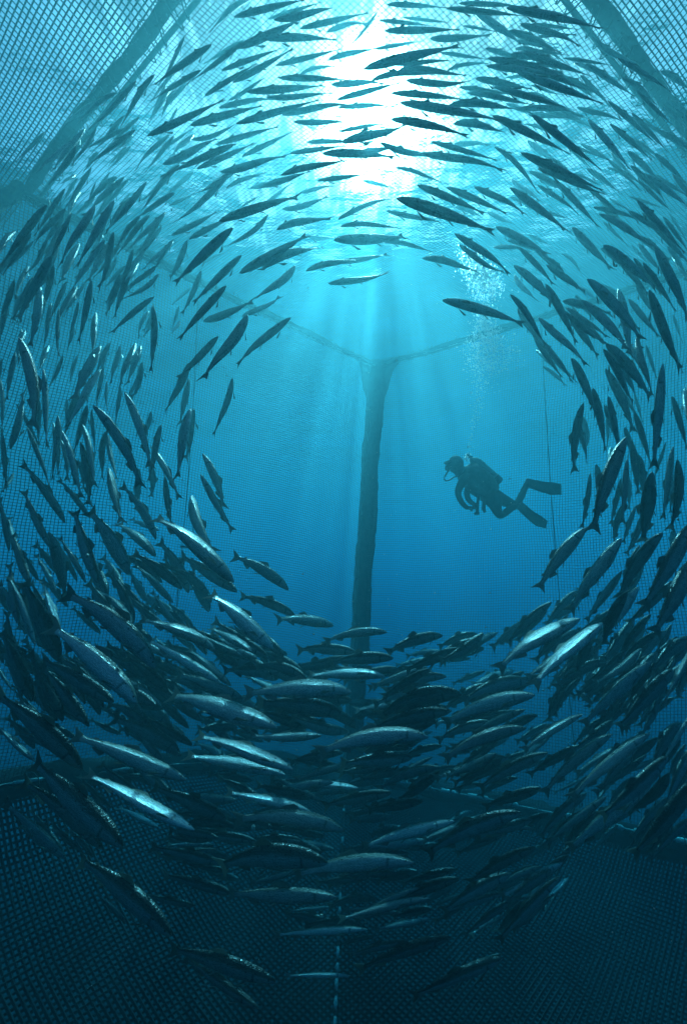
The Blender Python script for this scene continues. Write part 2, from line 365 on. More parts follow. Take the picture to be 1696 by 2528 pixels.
def hanging(name, p, z0, z1, r, mat, label, w=.05, seed=0):
    z = np.linspace(z0, z1, 60); P = np.stack([np.full(60, p[0]), np.full(60, p[1]), z], -1); P = P + wob(P, w, .7, seed) * np.array((1, 1, 0))
    o = MB(); o.tube(P, r, sides=6); return tag(o.build(name, mat), label, 'rope')
hanging('hanging_rope', (3.75, 8.65), 5.3, -3.3, .008, M_ROPE_DARK, 'thin dark rope hanging down the net wall right of the diver', .06, 1)
hanging('hanging_rope', (-2.5, 7.65), 5.3, -2.2, .007, M_ROPE_DARK, 'thin dark rope hanging down the net wall left of the corner post', .05, 2)
# seam rope with pale floats across the floor
seam = empty('seam_rope', tuple(BF)); tag(seam, 'rope with small pale floats in a line down the middle of the net floor', 'rope')
pts = []
for k in range(60):
    py = 1930 + (2700 - 1930) * k / 59; px = 852 - 32 * (k / 59); d = ray(px, py)
    zt = -4.0
    for _ in range(12):
        q = np.array(d * (zt / d.z)) - BF; det = LDIR[0] * RDIR[1] - LDIR[1] * RDIR[0]
        u_ = (q[0] * RDIR[1] - q[1] * RDIR[0]) / det / 14; v_ = (LDIR[0] * q[1] - LDIR[1] * q[0]) / det / 13
        zt = .5 * zt + .5 * (float(floor_z(max(u_, 0), max(v_, 0))) + .06)
    pts.append(np.array(d * (zt / d.z)))
pts = np.array(pts); mb = MB(); mb.tube(pts - BF, .012, sides=6); mb.build('line', M_ROPE_DARK, seam)
cum = np.concatenate([[0], np.cumsum(np.linalg.norm(np.diff(pts, axis=0), axis=1))]); rr = random.Random(5)
s = .3
while s < cum[-1]:
    gap = rr.choice((.06, .07, .08, .5 if s < 2.5 else .09)); L2 = rr.uniform(.08, .13)
    P = np.stack([np.interp([s, s + L2 * .5, s + L2], cum, pts[:, a]) for a in range(3)], -1) - BF + np.array((0, 0, .05))
    mb = MB(); mb.tube(P, [.013, .021, .013], sides=8); mb.build('float', M_ROPE_PALE, seam); s += L2 + gap
    if len(seam.children) > 95: break

# ------------------------------------------------------------------ salmon
FISH_DATA = """
@0 0 3.698
1075 845 690 1150 5;1250 735 790 1190 -4;1415 680 1095 1175 4;1280 1065 985 1340 4;780 1175 480 1568 3;1240 1185 780 1530 3;1548 1235 1235 1570 7;640 1300 350 1568 0;1200 1330 990 1560 0;900 1390 760 1568 0
@424 0 3.698
125 320 -130 800 -2;365 405 -180 790 2;600 440 1195 165 -3;660 370 280 590 0;270 640 -200 930 3;650 380 170 745 -8;725 -15 330 315 6;570 155 1250 -10 3;880 175 1400 10 4;930 180 1530 70 1;840 355 1540 370 9;455 645 1040 430 4;300 880 800 570 7;560 750 1130 430 -3;950 595 1570 440 -4;1170 260 1815 112 2;1415 290 1798 225 4;520 915 900 680 0;970 710 1640 732 4;690 840 1410 780 0;860 885 1490 850 -2;1170 680 1530 600 5;430 985 980 920 6;-220 1240 500 900 0;170 1145 850 960 2;590 1130 1370 905 2;180 1270 620 1110 -6;-50 1340 210 1160 0;400 1320 995 1150 0;640 1430 1120 1195 0;570 1320 -60 1600 2;-80 1500 440 1260 0;450 1568 1070 1420 0;1010 1050 1690 960 3;1080 1400 1600 1330 3;1230 1300 1700 1300 5;1375 1400 2050 1440 5 t;1110 1110 1640 1120 -2;1000 1600 1640 1450 0;1430 550 1900 430 2;1850 450 2310 370 2;150 760 -120 1020 0;55 980 -80 1250 0;200 1230 0 1430 0;230 1540 770 1300 0
@848 0 3.698
395 40 960 75 7;940 75 1680 150 6;1480 70 2385 270 8;1050 30 1650 60 5;315 100 10 445 -9;320 185 840 240 4;540 160 1015 215 8;375 280 1085 270 0;790 350 1360 315 -4;1090 235 1420 295 5;1190 100 1650 420 2;1560 370 1960 495 3;180 630 1080 415 4 t;440 590 1050 560 0;880 480 1330 545 2;1290 440 1700 570 4;1310 530 2020 670 4;515 630 1150 690 3;940 650 1340 580 5;1300 600 2000 700 5;250 740 870 690 5;570 730 1200 720 -4;1200 715 1740 820 4;1050 795 1560 870 5;1130 850 1750 960 2;-110 770 390 770 3;-60 910 540 750 0;430 850 1150 920 7;510 935 1480 1110 4;965 960 1600 1000 3;430 1090 1150 1250 8 t;1000 1130 1480 1210 2;-20 1300 600 1120 0;790 1290 1420 1470 4;1010 1310 1340 1330 2;1380 1345 1790 1780 5;330 1300 900 1440 -2;480 1530 910 1670 3;700 1400 1480 1568 4;-50 980 450 985 3;-40 1200 430 1140 2;60 1420 520 1340 3
@1272 0 3.698
40 220 610 440 2;-60 280 440 500 7;60 480 700 700 2;440 530 900 600 5;700 330 1120 580 -5;930 530 1440 850 5;640 580 1100 890 0;-20 560 660 830 2;0 650 830 960 0;430 690 830 900 4;1095 820 1470 1180 0;-200 790 560 1010 4;0 1000 620 1070 6;560 980 1000 1120 2;840 920 1300 1330 3;1060 1030 1400 1400 2;145 1045 800 1568 5;-211 1054 510 1416 4;660 1090 1060 1568 5;860 1130 1260 1480 4;590 1310 930 1510 4;46 1393 823 1754 0;1290 1190 1700 1400 3 t;1350 970 1620 1220 2;1390 920 1640 1090 0;1020 1380 1330 1668 3;1270 1400 1568 1680 3
@0 424 3.698
430 300 0 880 2 t;597 152 310 600 0;655 375 440 900 0;480 760 165 1360 3 t;1045 260 690 890 0;870 310 550 870 0;1050 90 820 360 0;1040 545 895 1080 -3;960 620 640 1110 3;1480 500 1200 850 -2;1370 395 1060 770 0;1510 370 1170 720 0;1340 90 960 560 -7;435 610 220 940 -6;290 560 20 960 0;135 985 0 1400 0;210 1110 110 1400 0;1215 710 1090 1130 0;1100 930 970 1330 0;1450 930 1100 1170 -8;1260 830 1150 1000 0;840 990 720 1568 -2;1410 1140 1015 1480 6;640 1110 540 1280 0;1394 1217 1380 1840 -3;360 1040 270 1613 -3 t;495 850 403 1316 0;540 1250 545 1700 -5;880 1290 835 1700 0;470 1200 415 1540 0;720 1180 640 1540 0;780 1020 640 1240 0;840 -40 600 330 0;700 20 560 110 0;1010 0 860 200 0;600 340 310 690 3;1640 -60 1280 380 3;1600 190 1230 440 3 t;1200 190 1080 310 0
@424 424 3.698
0 580 430 355 -4;160 615 560 440 4;145 620 -20 980 -4;560 510 20 1030 3 t;435 450 1180 220 2 t;500 150 880 0 3;880 390 465 695 -5;280 830 500 735 2;640 760 190 1210 2;500 1040 60 1540 3;270 900 90 1310 -3;620 925 1250 570 0 t;825 885 1360 690 4;960 530 1480 420 4;1125 860 740 1170 -4;295 1360 760 1170 -5;640 1320 1000 1130 -3;691 1309 270 1908 0;1085 1330 590 1780 3;427 1500 45 1897 0;1225 905 1720 800 4;1490 830 1983 750 -4;1430 1020 1990 910 -4;1480 620 2140 590 0 t;1230 580 1500 600 -3;1515 435 2050 250 8;1540 500 2110 520 4;1010 340 1440 225 -3;1330 80 1790 20 -2;1740 80 2040 155 3;600 -30 200 200 -3;500 60 0 470 -2;-20 310 210 200 0;720 150 1100 80 2;870 270 1110 90 -3;640 320 830 200 0;1170 190 1500 130 2;200 0 -60 230 2 t;820 130 1280 -10 -3;180 1060 0 1220 2;70 1220 0 1450 0;75 1360 0 1480 0
@848 424 3.698
670 120 1300 390 4;940 140 1500 390 3;1193 137 1660 400 3;480 240 1390 560 4 t;390 355 930 475 0;1015 565 1520 950 4;1055 665 1480 920 -3;360 640 830 740 5;720 790 1240 920 2;1020 320 1250 400 0;1310 370 1560 470 0;1390 500 1860 760 3 t;900 1170 1660 1400 4;1370 690 1700 740 3;1600 690 1920 1040 5;1520 1120 1850 1600 4
@1272 424 3.698
220 80 430 190 3;355 70 770 520 3;-49 144 481 555 4;-60 230 290 380 0;200 120 590 410 2;520 505 890 900 0 t;800 670 1290 1080 3 t;760 385 1270 690 3;640 130 980 410 4;850 240 1080 380 0;200 -30 840 210 0;650 -30 960 200 3;950 -10 1160 120 0;1050 -60 1370 290 3;1105 255 1560 760 3;1180 20 1600 340 3 t;1150 370 1420 700 2;1270 685 1590 1380 5 t;1160 825 1470 1290 3;275 800 560 1040 0;580 1040 760 1190 2;655 975 1160 1555 4 t;272 1024 560 1583 4;-15 854 355 1215 4 t;430 1180 890 1310 4;600 1170 1024 1640 8;470 1240 850 1520 0;938 1073 1044 1696 3;1030 1160 1320 1520 0;1095 1010 1290 1370 0;1400 380 1568 640 0;1410 700 1568 1010 3;1221 1076 1511 1826 0;1430 -10 1600 150 0
@0 848 3.698
175 -60 300 790 9 t;145 80 60 530 0 s;400 230 440 970 0;580 110 450 400 -5;450 20 350 250 0;95 965 215 430 -8;530 660 480 1260 -3;540 800 535 1210 0;920 20 670 520 0 t;920 240 590 780 0;985 20 930 270 0;1100 20 1010 380 0;1240 0 1100 400 0;1290 20 1160 380 0;1300 170 1195 510 -4;980 340 990 620 -5;1100 380 1060 760 0;850 560 1290 1330 9 ts;1140 440 1380 1150 6 s;800 560 670 1010 0;840 600 870 1020 0;760 740 870 1320 4;570 800 750 1430 6 s;740 900 810 1490 3;930 880 930 1240 0;600 1640 190 1080 4 ts;250 760 460 1340 3;1000 1135 1120 1650 0;1380 940 1649 1431 7 s;1380 620 1310 870 0;1475 740 1350 1270 0;1430 1790 1100 1280 7 s;820 1590 530 1230 5 s;470 1870 215 1330 0;5 320 20 830 4;20 800 60 1330 0 t;130 1180 20 1360 0;90 1900 0 1390 0
@0 0 1
574 933 526 1078 -3;467 937 444 1050 0;472 1009 436 1185 0;480 1010 459 1138 0;467 895 407 1021 0;501 1120 553 1257 4 s;496 1170 578 1315 -3 s;476 1223 534 1368 -6;408 1175 425 1303 0
@1272 848 3.698
190 60 400 250 0;230 -40 520 365 2;210 -237 658 214 2;510 130 740 680 3;620 540 540 1190 8 t;570 700 650 1110 0;705 405 820 1000 6;845 480 950 1050 4;825 5 1240 510 3 t;800 50 1080 560 2;820 230 1080 820 3 t;1080 620 1240 1130 3;1340 180 1260 1160 0 ts;1010 850 700 1740 2 t;1020 1050 970 1660 0;960 1230 870 1660 0;1050 880 1120 1390 3;680 1180 600 1700 -2;1435 940 1340 1620 0 ts;1470 1060 1400 1720 -8;1240 1170 1160 1830 0 t;1430 480 1568 980 3;1190 15 1290 330 0;1110 -60 1250 480 0;1400 -30 1530 280 0;1620 250 1510 620 0;1150 1560 1000 1935 -3;1370 900 1260 1250 0
@1272 1272 3.698
645 110 200 690 2 t;965 205 480 900 4 t;330 790 -85 1190 2;580 943 -185 1431 5 ts;790 980 140 1583 3 t;1340 155 940 780 3 t;970 510 640 980 0;1120 650 720 1190 0 t;560 690 270 1020 3;1600 60 1150 860 0 t;1600 400 1250 1100 0 t;990 1140 770 1450 0;1140 1210 700 1540 -6;1475 1105 1130 1420 0;1240 1330 600 1930 2 t;1430 1400 925 1960 0 t;890 880 790 1100 0;750 1180 620 1600 0;690 1330 490 1540 0;1440 120 1420 330 0;1650 1130 1340 1750 0
@848 1440 3.698
400 445 -183 540 6 s;455 680 -140 740 4;380 850 -338 839 5 s;122 632 -436 613 4;905 475 380 650 4;1290 530 770 740 4;940 850 360 1000 5;1080 1005 320 1240 5 t;985 1160 240 1340 2;860 1250 330 1350 0;775 1400 -259 1564 6 ts;1745 1017 900 1290 6 ts;1709 903 1073 1094 6;1480 830 1170 1060 2
@0 0 1
1299 1797 1090 1878 5 t;1295 1751 1161 1812 2 s
@848 1780 3.698
880 420 300 640 6;630 330 -50 400 0;1010 910 160 1160 5 t;640 1290 -480 1420 6 ts;440 650 -200 780 3;1620 830 740 1230 3 t;1440 910 1050 1010 3;1330 375 820 530 2 s;1490 390 1020 650 5
@1096 1800 2.613
670 150 215 390 3;1080 30 630 430 4 t;1330 20 800 460 2 ts;890 -97 500 145 3 s;1050 430 660 740 3;1330 360 790 780 2 t;1440 170 1000 580 0 t;1640 300 1200 830 0 t;1600 -100 1390 240 0;1600 180 1460 480 0;590 760 150 1000 3;430 930 -20 1190 2 t;760 860 350 1090 0;740 950 340 1380 2;370 1450 20 1620 2
@548 1800 2.613
1340 1090 740 1230 2;1530 960 1100 1130 3;1200 1370 800 1470 2;1480 1340 860 1560 2;940 1290 320 1330 2;740 1080 20 1060 2 t;680 860 -30 900 5 t;790 655 60 590 5 ts;570 760 190 760 0;1210 800 900 810 2;830 1590 400 1590 3
@424 1696 3.698
1270 1140 480 950 5 t;1110 750 210 440 4 t;1040 800 110 620 3 ts;965 365 -30 70 4 ts;1370 440 700 440 -3 s;1280 980 960 870 3;1370 770 1120 740 2;1620 700 1110 860 2;610 1390 170 1300 2;400 1440 -50 1440 0;1280 1460 720 1470 0
@0 0 1
868 1709 598 1713 5 ts;845 1763 628 1736 3 t;839 1808 716 1770 2
@0 1696 3.698
1705 845 640 430 3 ts;1782 1305 765 780 3 ts;940 1480 180 850 3 t;1130 1450 290 660 0 t;600 1568 30 1040 2 t;760 750 -60 50 2 t;580 315 250 -330 2 t;820 360 380 -200 2;1642 595 1010 280 4 t;1760 530 1290 260 3;1045 135 370 -250 3;1480 165 900 -200 2 s
@0 0 1
559 2022 371 1941 2 t;605 2085 470 2045 2;551 2133 367 2091 2;574 2206 402 2160 2;425 2309 191 2118 2 t;681 2423 414 2340 2 t;640 2490 450 2360 0;1240 2364 1011 2464 3
@0 1272 3.698
1425 1400 560 700 5 ts;1260 1715 440 1000 4 ts;545 1335 200 580 2 t;330 1190 80 540 2;260 1080 -20 600 2 t;300 1700 0 1040 0 t;270 620 110 160 0;360 600 150 260 0;520 700 330 350 3 s;790 620 540 190 6 s;450 150 600 760 5 t;905 620 680 -60 0;1180 540 800 -60 4 ts;1140 750 930 370 4;1215 1020 870 680 8 s;1330 780 1180 500 0;1430 380 1070 70 3;1670 675 1200 340 3;1585 800 1215 440 4;1440 920 1215 760 3 s;1727 710 1443 229 3 t
@0 0 1
578 1437 377 1277 7 ts;586 1460 444 1372 0;517 1510 463 1426 2;547 1686 356 1575 4 s;532 1606 340 1527 7 ts;593 1625 517 1575 4;600 1724 432 1663 2;413 1694 264 1617 2 t;467 1797 375 1715 2;279 1732 103 1628 3;676 1602 514 1464 4 ts;663 1621 525 1529 0;713 1456 571 1372 5 s;730 1521 590 1472 6;824 1544 678 1529 3 s;713 1682 628 1613 3;682 1678 540 1625 4 t;600 1570 624 1632 0
"""
def skin_material(name, back, mid, flank, belly, metal, rough, sh=0.0):
    m, t, out = mat_new(name)
    b = N(t, 'ShaderNodeBsdfPrincipled'); b.inputs['Specular IOR Level'].default_value = 0.6
    uv = N(t, 'ShaderNodeUVMap'); uv.uv_map = 'body'; sp = N(t, 'ShaderNodeSeparateXYZ'); t.links.new(uv.outputs[0], sp.inputs[0])
    tc = N(t, 'ShaderNodeTexCoord'); oi = N(t, 'ShaderNodeObjectInfo')
    n1 = N(t, 'ShaderNodeTexNoise', Scale=9.0, Detail=5.0); t.links.new(tc.outputs['Object'], n1.inputs['Vector'])
    a = N(t, 'ShaderNodeMath', operation='MULTIPLY_ADD'); t.links.new(n1.outputs['Fac'], a.inputs[0]); a.inputs[1].default_value = 0.14; a.inputs[2].default_value = -0.07
    v = N(t, 'ShaderNodeMath', operation='ADD'); t.links.new(sp.outputs['Y'], v.inputs[0]); t.links.new(a.outputs[0], v.inputs[1])
    col = ramp(t, v.outputs[0], [(0.0, belly), (0.30, flank), (0.56 + sh, flank), (0.70 + sh, mid), (0.86 + sh * .8, back)])
    # spots on the back, gill plate, darker lateral line
    vo = N(t, 'ShaderNodeTexVoronoi', Scale=26.0); t.links.new(tc.outputs['Object'], vo.inputs['Vector'])
    spot = ramp(t, vo.outputs['Distance'], [(0.16, 1.0), (0.26, 0.0)])
    gate = ramp(t, v.outputs[0], [(0.55, 0.0), (0.66, 1.0)])
    sm = N(t, 'ShaderNodeMath', operation='MULTIPLY'); t.links.new(spot, sm.inputs[0]); t.links.new(gate, sm.inputs[1])
    mx = N(t, 'ShaderNodeMix', data_type='RGBA'); t.links.new(sm.outputs[0], mx.inputs['Factor']); t.links.new(col, mx.inputs[6]); mx.inputs[7].default_value = (*[c * .35 for c in back], 1)
    gill = ramp(t, sp.outputs['X'], [(0.168, 0.0), (0.180, 0.75), (0.186, 0.75), (0.20, 0.0)])
    gg = N(t, 'ShaderNodeMath', operation='MULTIPLY'); t.links.new(gill, gg.inputs[0]); t.links.new(ramp(t, sp.outputs['Y'], [(0.12, 0.0), (0.2, 1.0), (0.7, 1.0), (0.78, 0.0)]), gg.inputs[1])
    mx2 = N(t, 'ShaderNodeMix', data_type='RGBA'); t.links.new(gg.outputs[0], mx2.inputs['Factor']); t.links.new(mx.outputs[2], mx2.inputs[6]); mx2.inputs[7].default_value = (0.03, 0.04, 0.04, 1)
    # silvery streaks and scuffs along the body
    st = N(t, 'ShaderNodeMapping'); st.inputs['Scale'].default_value = (9, 34, 1); t.links.new(uv.outputs[0], st.inputs['Vector'])
    av = N(t, 'ShaderNodeVectorMath', operation='ADD'); t.links.new(st.outputs[0], av.inputs[0]); rv = N(t, 'ShaderNodeCombineXYZ'); rs_ = N(t, 'ShaderNodeMath', operation='MULTIPLY'); rs_.inputs[1].default_value = 50.0
    t.links.new(oi.outputs['Random'], rs_.inputs[0]); t.links.new(rs_.outputs[0], rv.inputs[0]); t.links.new(rv.outputs[0], av.inputs[1])
    n3 = N(t, 'ShaderNodeTexNoise', Scale=1.0, Detail=4.0, Roughness=0.65); t.links.new(av.outputs[0], n3.inputs['Vector'])
    mm = N(t, 'ShaderNodeMix', data_type='RGBA'); mm.blend_type = 'MULTIPLY'; mm.inputs['Factor'].default_value = 1.0
    t.links.new(mx2.outputs[2], mm.inputs[6]); t.links.new(ramp(t, n3.outputs['Fac'], [(0.36, 0.42), (0.60, 1.0)]), mm.inputs[7]); mx2 = mm
    hv = N(t, 'ShaderNodeHueSaturation'); r2 = N(t, 'ShaderNodeMapRange'); t.links.new(oi.outputs['Random'], r2.inputs[0]); r2.inputs[3].default_value = 0.55; r2.inputs[4].default_value = 1.3
    t.links.new(r2.outputs[0], hv.inputs['Value']); t.links.new(mx2.outputs[2], hv.inputs['Color'])
    t.links.new(hv.outputs[0], b.inputs['Base Color'])
    t.links.new(ramp(t, v.outputs[0], [(0.0, metal * .6), (0.25, metal), (0.58, metal), (0.78, 0.1)]), b.inputs['Metallic'])
    # scales: tiny facets that glitter
    sc = N(t, 'ShaderNodeMapping'); sc.inputs['Scale'].default_value = (80, 30, 1); t.links.new(uv.outputs[0], sc.inputs['Vector'])
    vs = N(t, 'ShaderNodeTexVoronoi', Scale=1.0); t.links.new(sc.outputs[0], vs.inputs['Vector'])
    t.links.new(ramp(t, vs.outputs['Color'], [(0.0, rough - .16), (1.0, rough + .16)]), b.inputs['Roughness'])
    bp = N(t, 'ShaderNodeBump', Strength=0.5, Distance=0.006); t.links.new(vs.outputs['Distance'], bp.inputs['Height']); t.links.new(bp.outputs[0], b.inputs['Normal'])
    t.links.new(b.outputs[0], out.inputs['Surface']); return m
M_SKIN = skin_material('salmon_skin', (0.02, 0.035, 0.035), (0.11, 0.15, 0.14), (0.52, 0.58, 0.58), (0.58, 0.64, 0.64), .30, .34, .06)
M_SILV = skin_material('silver_salmon_skin', (0.04, 0.075, 0.065), (0.17, 0.25, 0.24), (0.66, 0.71, 0.73), (0.74, 0.78, 0.78), .35, .27, .12)
def fin_material():
    m, t, out = mat_new('salmon_fin')
    tc = N(t, 'ShaderNodeTexCoord'); w = N(t, 'ShaderNodeTexNoise', Scale=40.0); t.links.new(tc.outputs['Object'], w.inputs['Vector'])
    d = N(t, 'ShaderNodeBsdfDiffuse'); t.links.new(ramp(t, w.outputs['Fac'], [(.3, (.06, .08, .07)), (.7, (.14, .17, .14))]), d.inputs['Color'])
    tl = N(t, 'ShaderNodeBsdfTranslucent', Color=(.30, .36, .36, 1)); g = N(t, 'ShaderNodeBsdfGlossy', Roughness=.35, Color=(.8, .85, .85, 1))
    a = N(t, 'ShaderNodeMixShader'); a.inputs[0].default_value = .4; t.links.new(d.outputs[0], a.inputs[1]); t.links.new(tl.outputs[0], a.inputs[2])
    b = N(t, 'ShaderNodeMixShader'); b.inputs[0].default_value = .08; t.links.new(a.outputs[0], b.inputs[1]); t.links.new(g.outputs[0], b.inputs[2])
    t.links.new(b.outputs[0], out.inputs['Surface']); return m
M_FIN = fin_material()
def eye_material():
    m, t, out = mat_new('salmon_eye'); b = N(t, 'ShaderNodeBsdfPrincipled', Roughness=.08); b.inputs['Base Color'].default_value = (.01, .012, .012, 1)
    t.links.new(b.outputs[0], out.inputs['Surface']); return m
M_EYE = eye_material()

PROF_S = [0.0, .012, .04, .09, .15, .21, .30, .40, .50, .60, .70, .78, .84, .885, .91]
PROF_H = [.004, .015, .031, .050, .066, .076, .085, .088, .084, .073, .056, .040, .030, .030, .034]   # half height
PROF_W = [.004, .012, .023, .036, .045, .050, .053, .052, .048, .040, .029, .018, .011, .007, .005]   # half width
PROF_C = [-.006, -.005, -.004, -.002, .0, .0, -.002, -.003, -.002, .0, .002, .002, .001, 0, 0]
def salmon_mesh(name, bend, mode, slim=1.0, seed=0):
    """nose at x = 1, tail tips at x = 0, back towards +z; mode L bends sideways, V up and down"""
    ss = np.concatenate([np.linspace(0, .04, 5)[:-1] ** 1.0, np.linspace(.04, .91, 26)]); K = 16
    hh = np.interp(ss, PROF_S, PROF_H) * slim; ww = np.interp(ss, PROF_S, PROF_W); cc = np.interp(ss, PROF_S, PROF_C)
    ph = np.linspace(0, 2 * math.pi, K, endpoint=False)
    cz, cy_ = np.cos(ph), np.sin(ph); cy_ = np.sign(cy_) * np.abs(cy_) ** .85
    V = [(1 - s, w * y, c + h * z * (1.0 if z > 0 else 1.06)) for s, h, w, c in zip(ss, hh, ww, cc) for z, y in zip(cz, cy_)]
    UV = [(s, (1 + z) / 2) for s in ss for z in cz]; F = []; MI = []
    n = len(ss)
    for i in range(n - 1):
        for j in range(K):
            F.append((i * K + j, i * K + (j + 1) % K, (i + 1) * K + (j + 1) % K, (i + 1) * K + j)); MI.append(0)
    F.append(tuple(range(K))[::-1]); MI.append(0); F.append(tuple((n - 1) * K + j for j in range(K))); MI.append(0)
    def sheet(root, tip, th=.003, rows=4, side=None, curl=None):
        """fin between a root line and a tip line (lists of equal length); thin wedge with two faces"""
        m = len(root); b0 = len(V); root = np.array(root, float); tip = np.array(tip, float)
        for sgn in (1, -1):
            for r in range(rows + 1):
                f = r / rows
                for k in range(m):
                    p = root[k] * (1 - f) + tip[k] * f; nn = np.array(side if side is not None else (0, 1, 0), float)
                    p = p + nn * sgn * th * (1 - .85 * f) * (.3 + .7 * math.sin(math.pi * (k + .5) / m))
                    if curl is not None: p = p + nn * curl * f * f
                    V.append(tuple(p)); UV.append((.5, .5))
        for sgi in range(2):
            o = b0 + sgi * (rows + 1) * m
            for r in range(rows):
                for k in range(m - 1):
                    q = (o + r * m + k, o + r * m + k + 1, o + (r + 1) * m + k + 1, o + (r + 1) * m + k)
                    F.append(q if sgi == 0 else q[::-1]); MI.append(1)
    # tail fin, forked
    m = 9; zz = np.linspace(-1, 1, m)
    sheet([(.115 - .012 * abs(z), 0, .038 * z) for z in zz], [(.045 * (1 - abs(z) ** 1.3), 0, .098 * z) for z in zz], .004)
    # dorsal, adipose, anal
    t = np.linspace(0, 1, 6)
    zt = lambda x: np.interp(1 - x, PROF_S, PROF_H) * slim
    sheet([(.58 - .12 * a, 0, zt(.58 - .12 * a) - .006) for a in t], [(.555 - .15 * a, 0, zt(.58 - .12 * a) + .050 * (1 - a) ** .7 * (a * 6 + .35 if a < .1 else 1) + .006) for a in t])
    sheet([(.235 - .03 * a, 0, zt(.22) - .004) for a in t], [(.215 - .035 * a, 0, zt(.22) + .020 * (1 - .6 * a)) for a in t], .004)
    sheet([(.32 - .09 * a, 0, -zt(.32 - .09 * a) + .004) for a in t], [(.29 - .095 * a, 0, -zt(.32 - .09 * a) - .042 * (1 - a) ** .8 - .004) for a in t])
    for sg in (1, -1):
        sheet([(.50 - .035 * a, sg * .022, -zt(.48) * .93) for a in t[:4]], [(.44 - .045 * a, sg * .050, -zt(.48) - .020) for a in t[:4]], .003, side=(0, .6 * sg, -.5))
        sheet([(.795 - .03 * a, sg * .046, -.045 - .018 * a) for a in t[:5]], [(.715 - .035 * a, sg * (.095 - .03 * a), -.075 - .03 * a) for a in t[:5]], .003, side=(0, .5, .6))
    # eyes
    for sg in (1, -1):
        b0 = len(V); c = (.945, sg * (.0245), .008); R0 = .0085
        for i in range(5):
            for j in range(8):
                a = math.pi * i / 4; q = 2 * math.pi * j / 8
                V.append((c[0] + R0 * math.sin(a) * math.cos(q), c[1] + sg * R0 * .6 * math.cos(a), c[2] + R0 * math.sin(a) * math.sin(q))); UV.append((.05, .5))
        for i in range(4):
            for j in range(8):
                F.append((b0 + i * 8 + j, b0 + i * 8 + (j + 1) % 8, b0 + (i + 1) * 8 + (j + 1) % 8, b0 + (i + 1) * 8 + j)); MI.append(2)
    V = np.array(V); UV = np.array(UV)
    x = V[:, 0]
    sw = 0.010 * (1 if seed % 2 else -1) if mode == 'L' else 0.0
    off = bend * 4 * x * (1 - x) + sw * np.sin(2 * math.pi * x) * 1.2; sl = bend * 4 * (1 - 2 * x) + sw * 2 * math.pi * np.cos(2 * math.pi * x) * 1.2
    ax = 1 if mode == 'L' else 2
    q = V[:, ax].copy(); nn = np.sqrt(1 + sl ** 2)
    V[:, ax] = off + q / nn; V[:, 0] = x - q * sl / nn
    me = bpy.data.meshes.new(name); me.from_pydata([tuple(v) for v in V], [], F)
    me.polygons.foreach_set('material_index', MI); me.polygons.foreach_set('use_smooth', [True] * len(F))
    uvl = me.uv_layers.new(name='body'); li = np.empty(len(me.loops), dtype=np.int32); me.loops.foreach_get('vertex_index', li)
    uvl.data.foreach_set('uv', UV[li].astype(np.float32).ravel())
    me.update(); return me
MESHES = {}
def get_mesh(mode, q, silver, slim, sd):
    k = (mode, q, silver, slim, sd)
    if k not in MESHES:
        me = salmon_mesh('salmon', q / 100.0, mode, slim, sd)
        for mm in ((M_SILV if silver else M_SKIN), M_FIN, M_EYE): me.materials.append(mm)
        MESHES[k] = me
    return MESHES[k]

# read the shoal: nose, tail, arch of the body
fish = []
for line in FISH_DATA.strip().splitlines():
    if line.startswith('@'):
        ox, oy, sc = map(float, line[1:].split()); continue
    for rec in line.split(';'):
        p = rec.split(); h = (float(p[0]) / sc + ox, float(p[1]) / sc + oy); t = (float(p[2]) / sc + ox, float(p[3]) / sc + oy)
        fish.append(dict(h=h, t=t, b=float(p[4]), fl=p[5] if len(p) > 5 else ''))
rf = random.Random(42)
# deeper layers of the shoal: smaller, farther fish that follow the ones in front
rx = random.Random(99); base_ = list(fish)
def flow(x, y):
    sx = sy = w = 0
    for g in base_:
        mx_, my_ = (g['h'][0] + g['t'][0]) / 2, (g['h'][1] + g['t'][1]) / 2; d2 = (mx_ - x) ** 2 + (my_ - y) ** 2
        if d2 > 150 ** 2: continue
        L = math.dist(g['h'], g['t']); k = math.exp(-d2 / (2 * 55 ** 2)); sx += k * (g['h'][0] - g['t'][0]) / L; sy += k * (g['h'][1] - g['t'][1]) / L; w += k
    return sx, sy, w
made = 0
while made < 760:
    g = rx.choice(base_)
    if made % 8 == 0 and g['h'][1] > 760: continue
    if made % 8 in (1, 2, 3, 4) and g['h'][1] < 1560: continue
    x = (g['h'][0] + g['t'][0]) / 2 + rx.gauss(0, 38); y = (g['h'][1] + g['t'][1]) / 2 + rx.gauss(0, 38)
    if not (-10 < x < 1706) or y < 15 or y > 2340: continue
    if ((x - 880) / 500) ** 2 + ((y - 1120) / 520) ** 2 < 1 : continue
    if y < 1300 and 420 < x < 1290: continue
    if y < 1400 and rx.random() < .6: continue
    sx, sy, w = flow(x, y)
    if w < .4: continue
    n_ = math.hypot(sx, sy) + 1e-6
    if n_ / w < .35: continue
    a_ = math.atan2(sy, sx) + rx.gauss(0, .16); L = rx.uniform(70, 125) * (1.25 if y > 1400 else 1)
    fish.append(dict(h=(x + math.cos(a_) * L / 2, y + math.sin(a_) * L / 2), t=(x - math.cos(a_) * L / 2, y - math.sin(a_) * L / 2), b=rx.gauss(2, 3), fl=('s' if rx.random() < (.25 if y > 1100 else .05) else '') + '+')); made += 1
def inside(p, m=.32):
    return p[2] < HC - .28 and p[2] > -3.25 and (p[0] - .8) * -.70 + (p[1] - 11) * .713 < -m and (p[0] - .8) * .575 + (p[1] - 11) * .818 < -m
placed = []
for g in base_:
    if 's' not in g['fl'] and (g['h'][1] + g['t'][1]) / 2 > 1300 and rx.random() < .33: g['fl'] += 's'
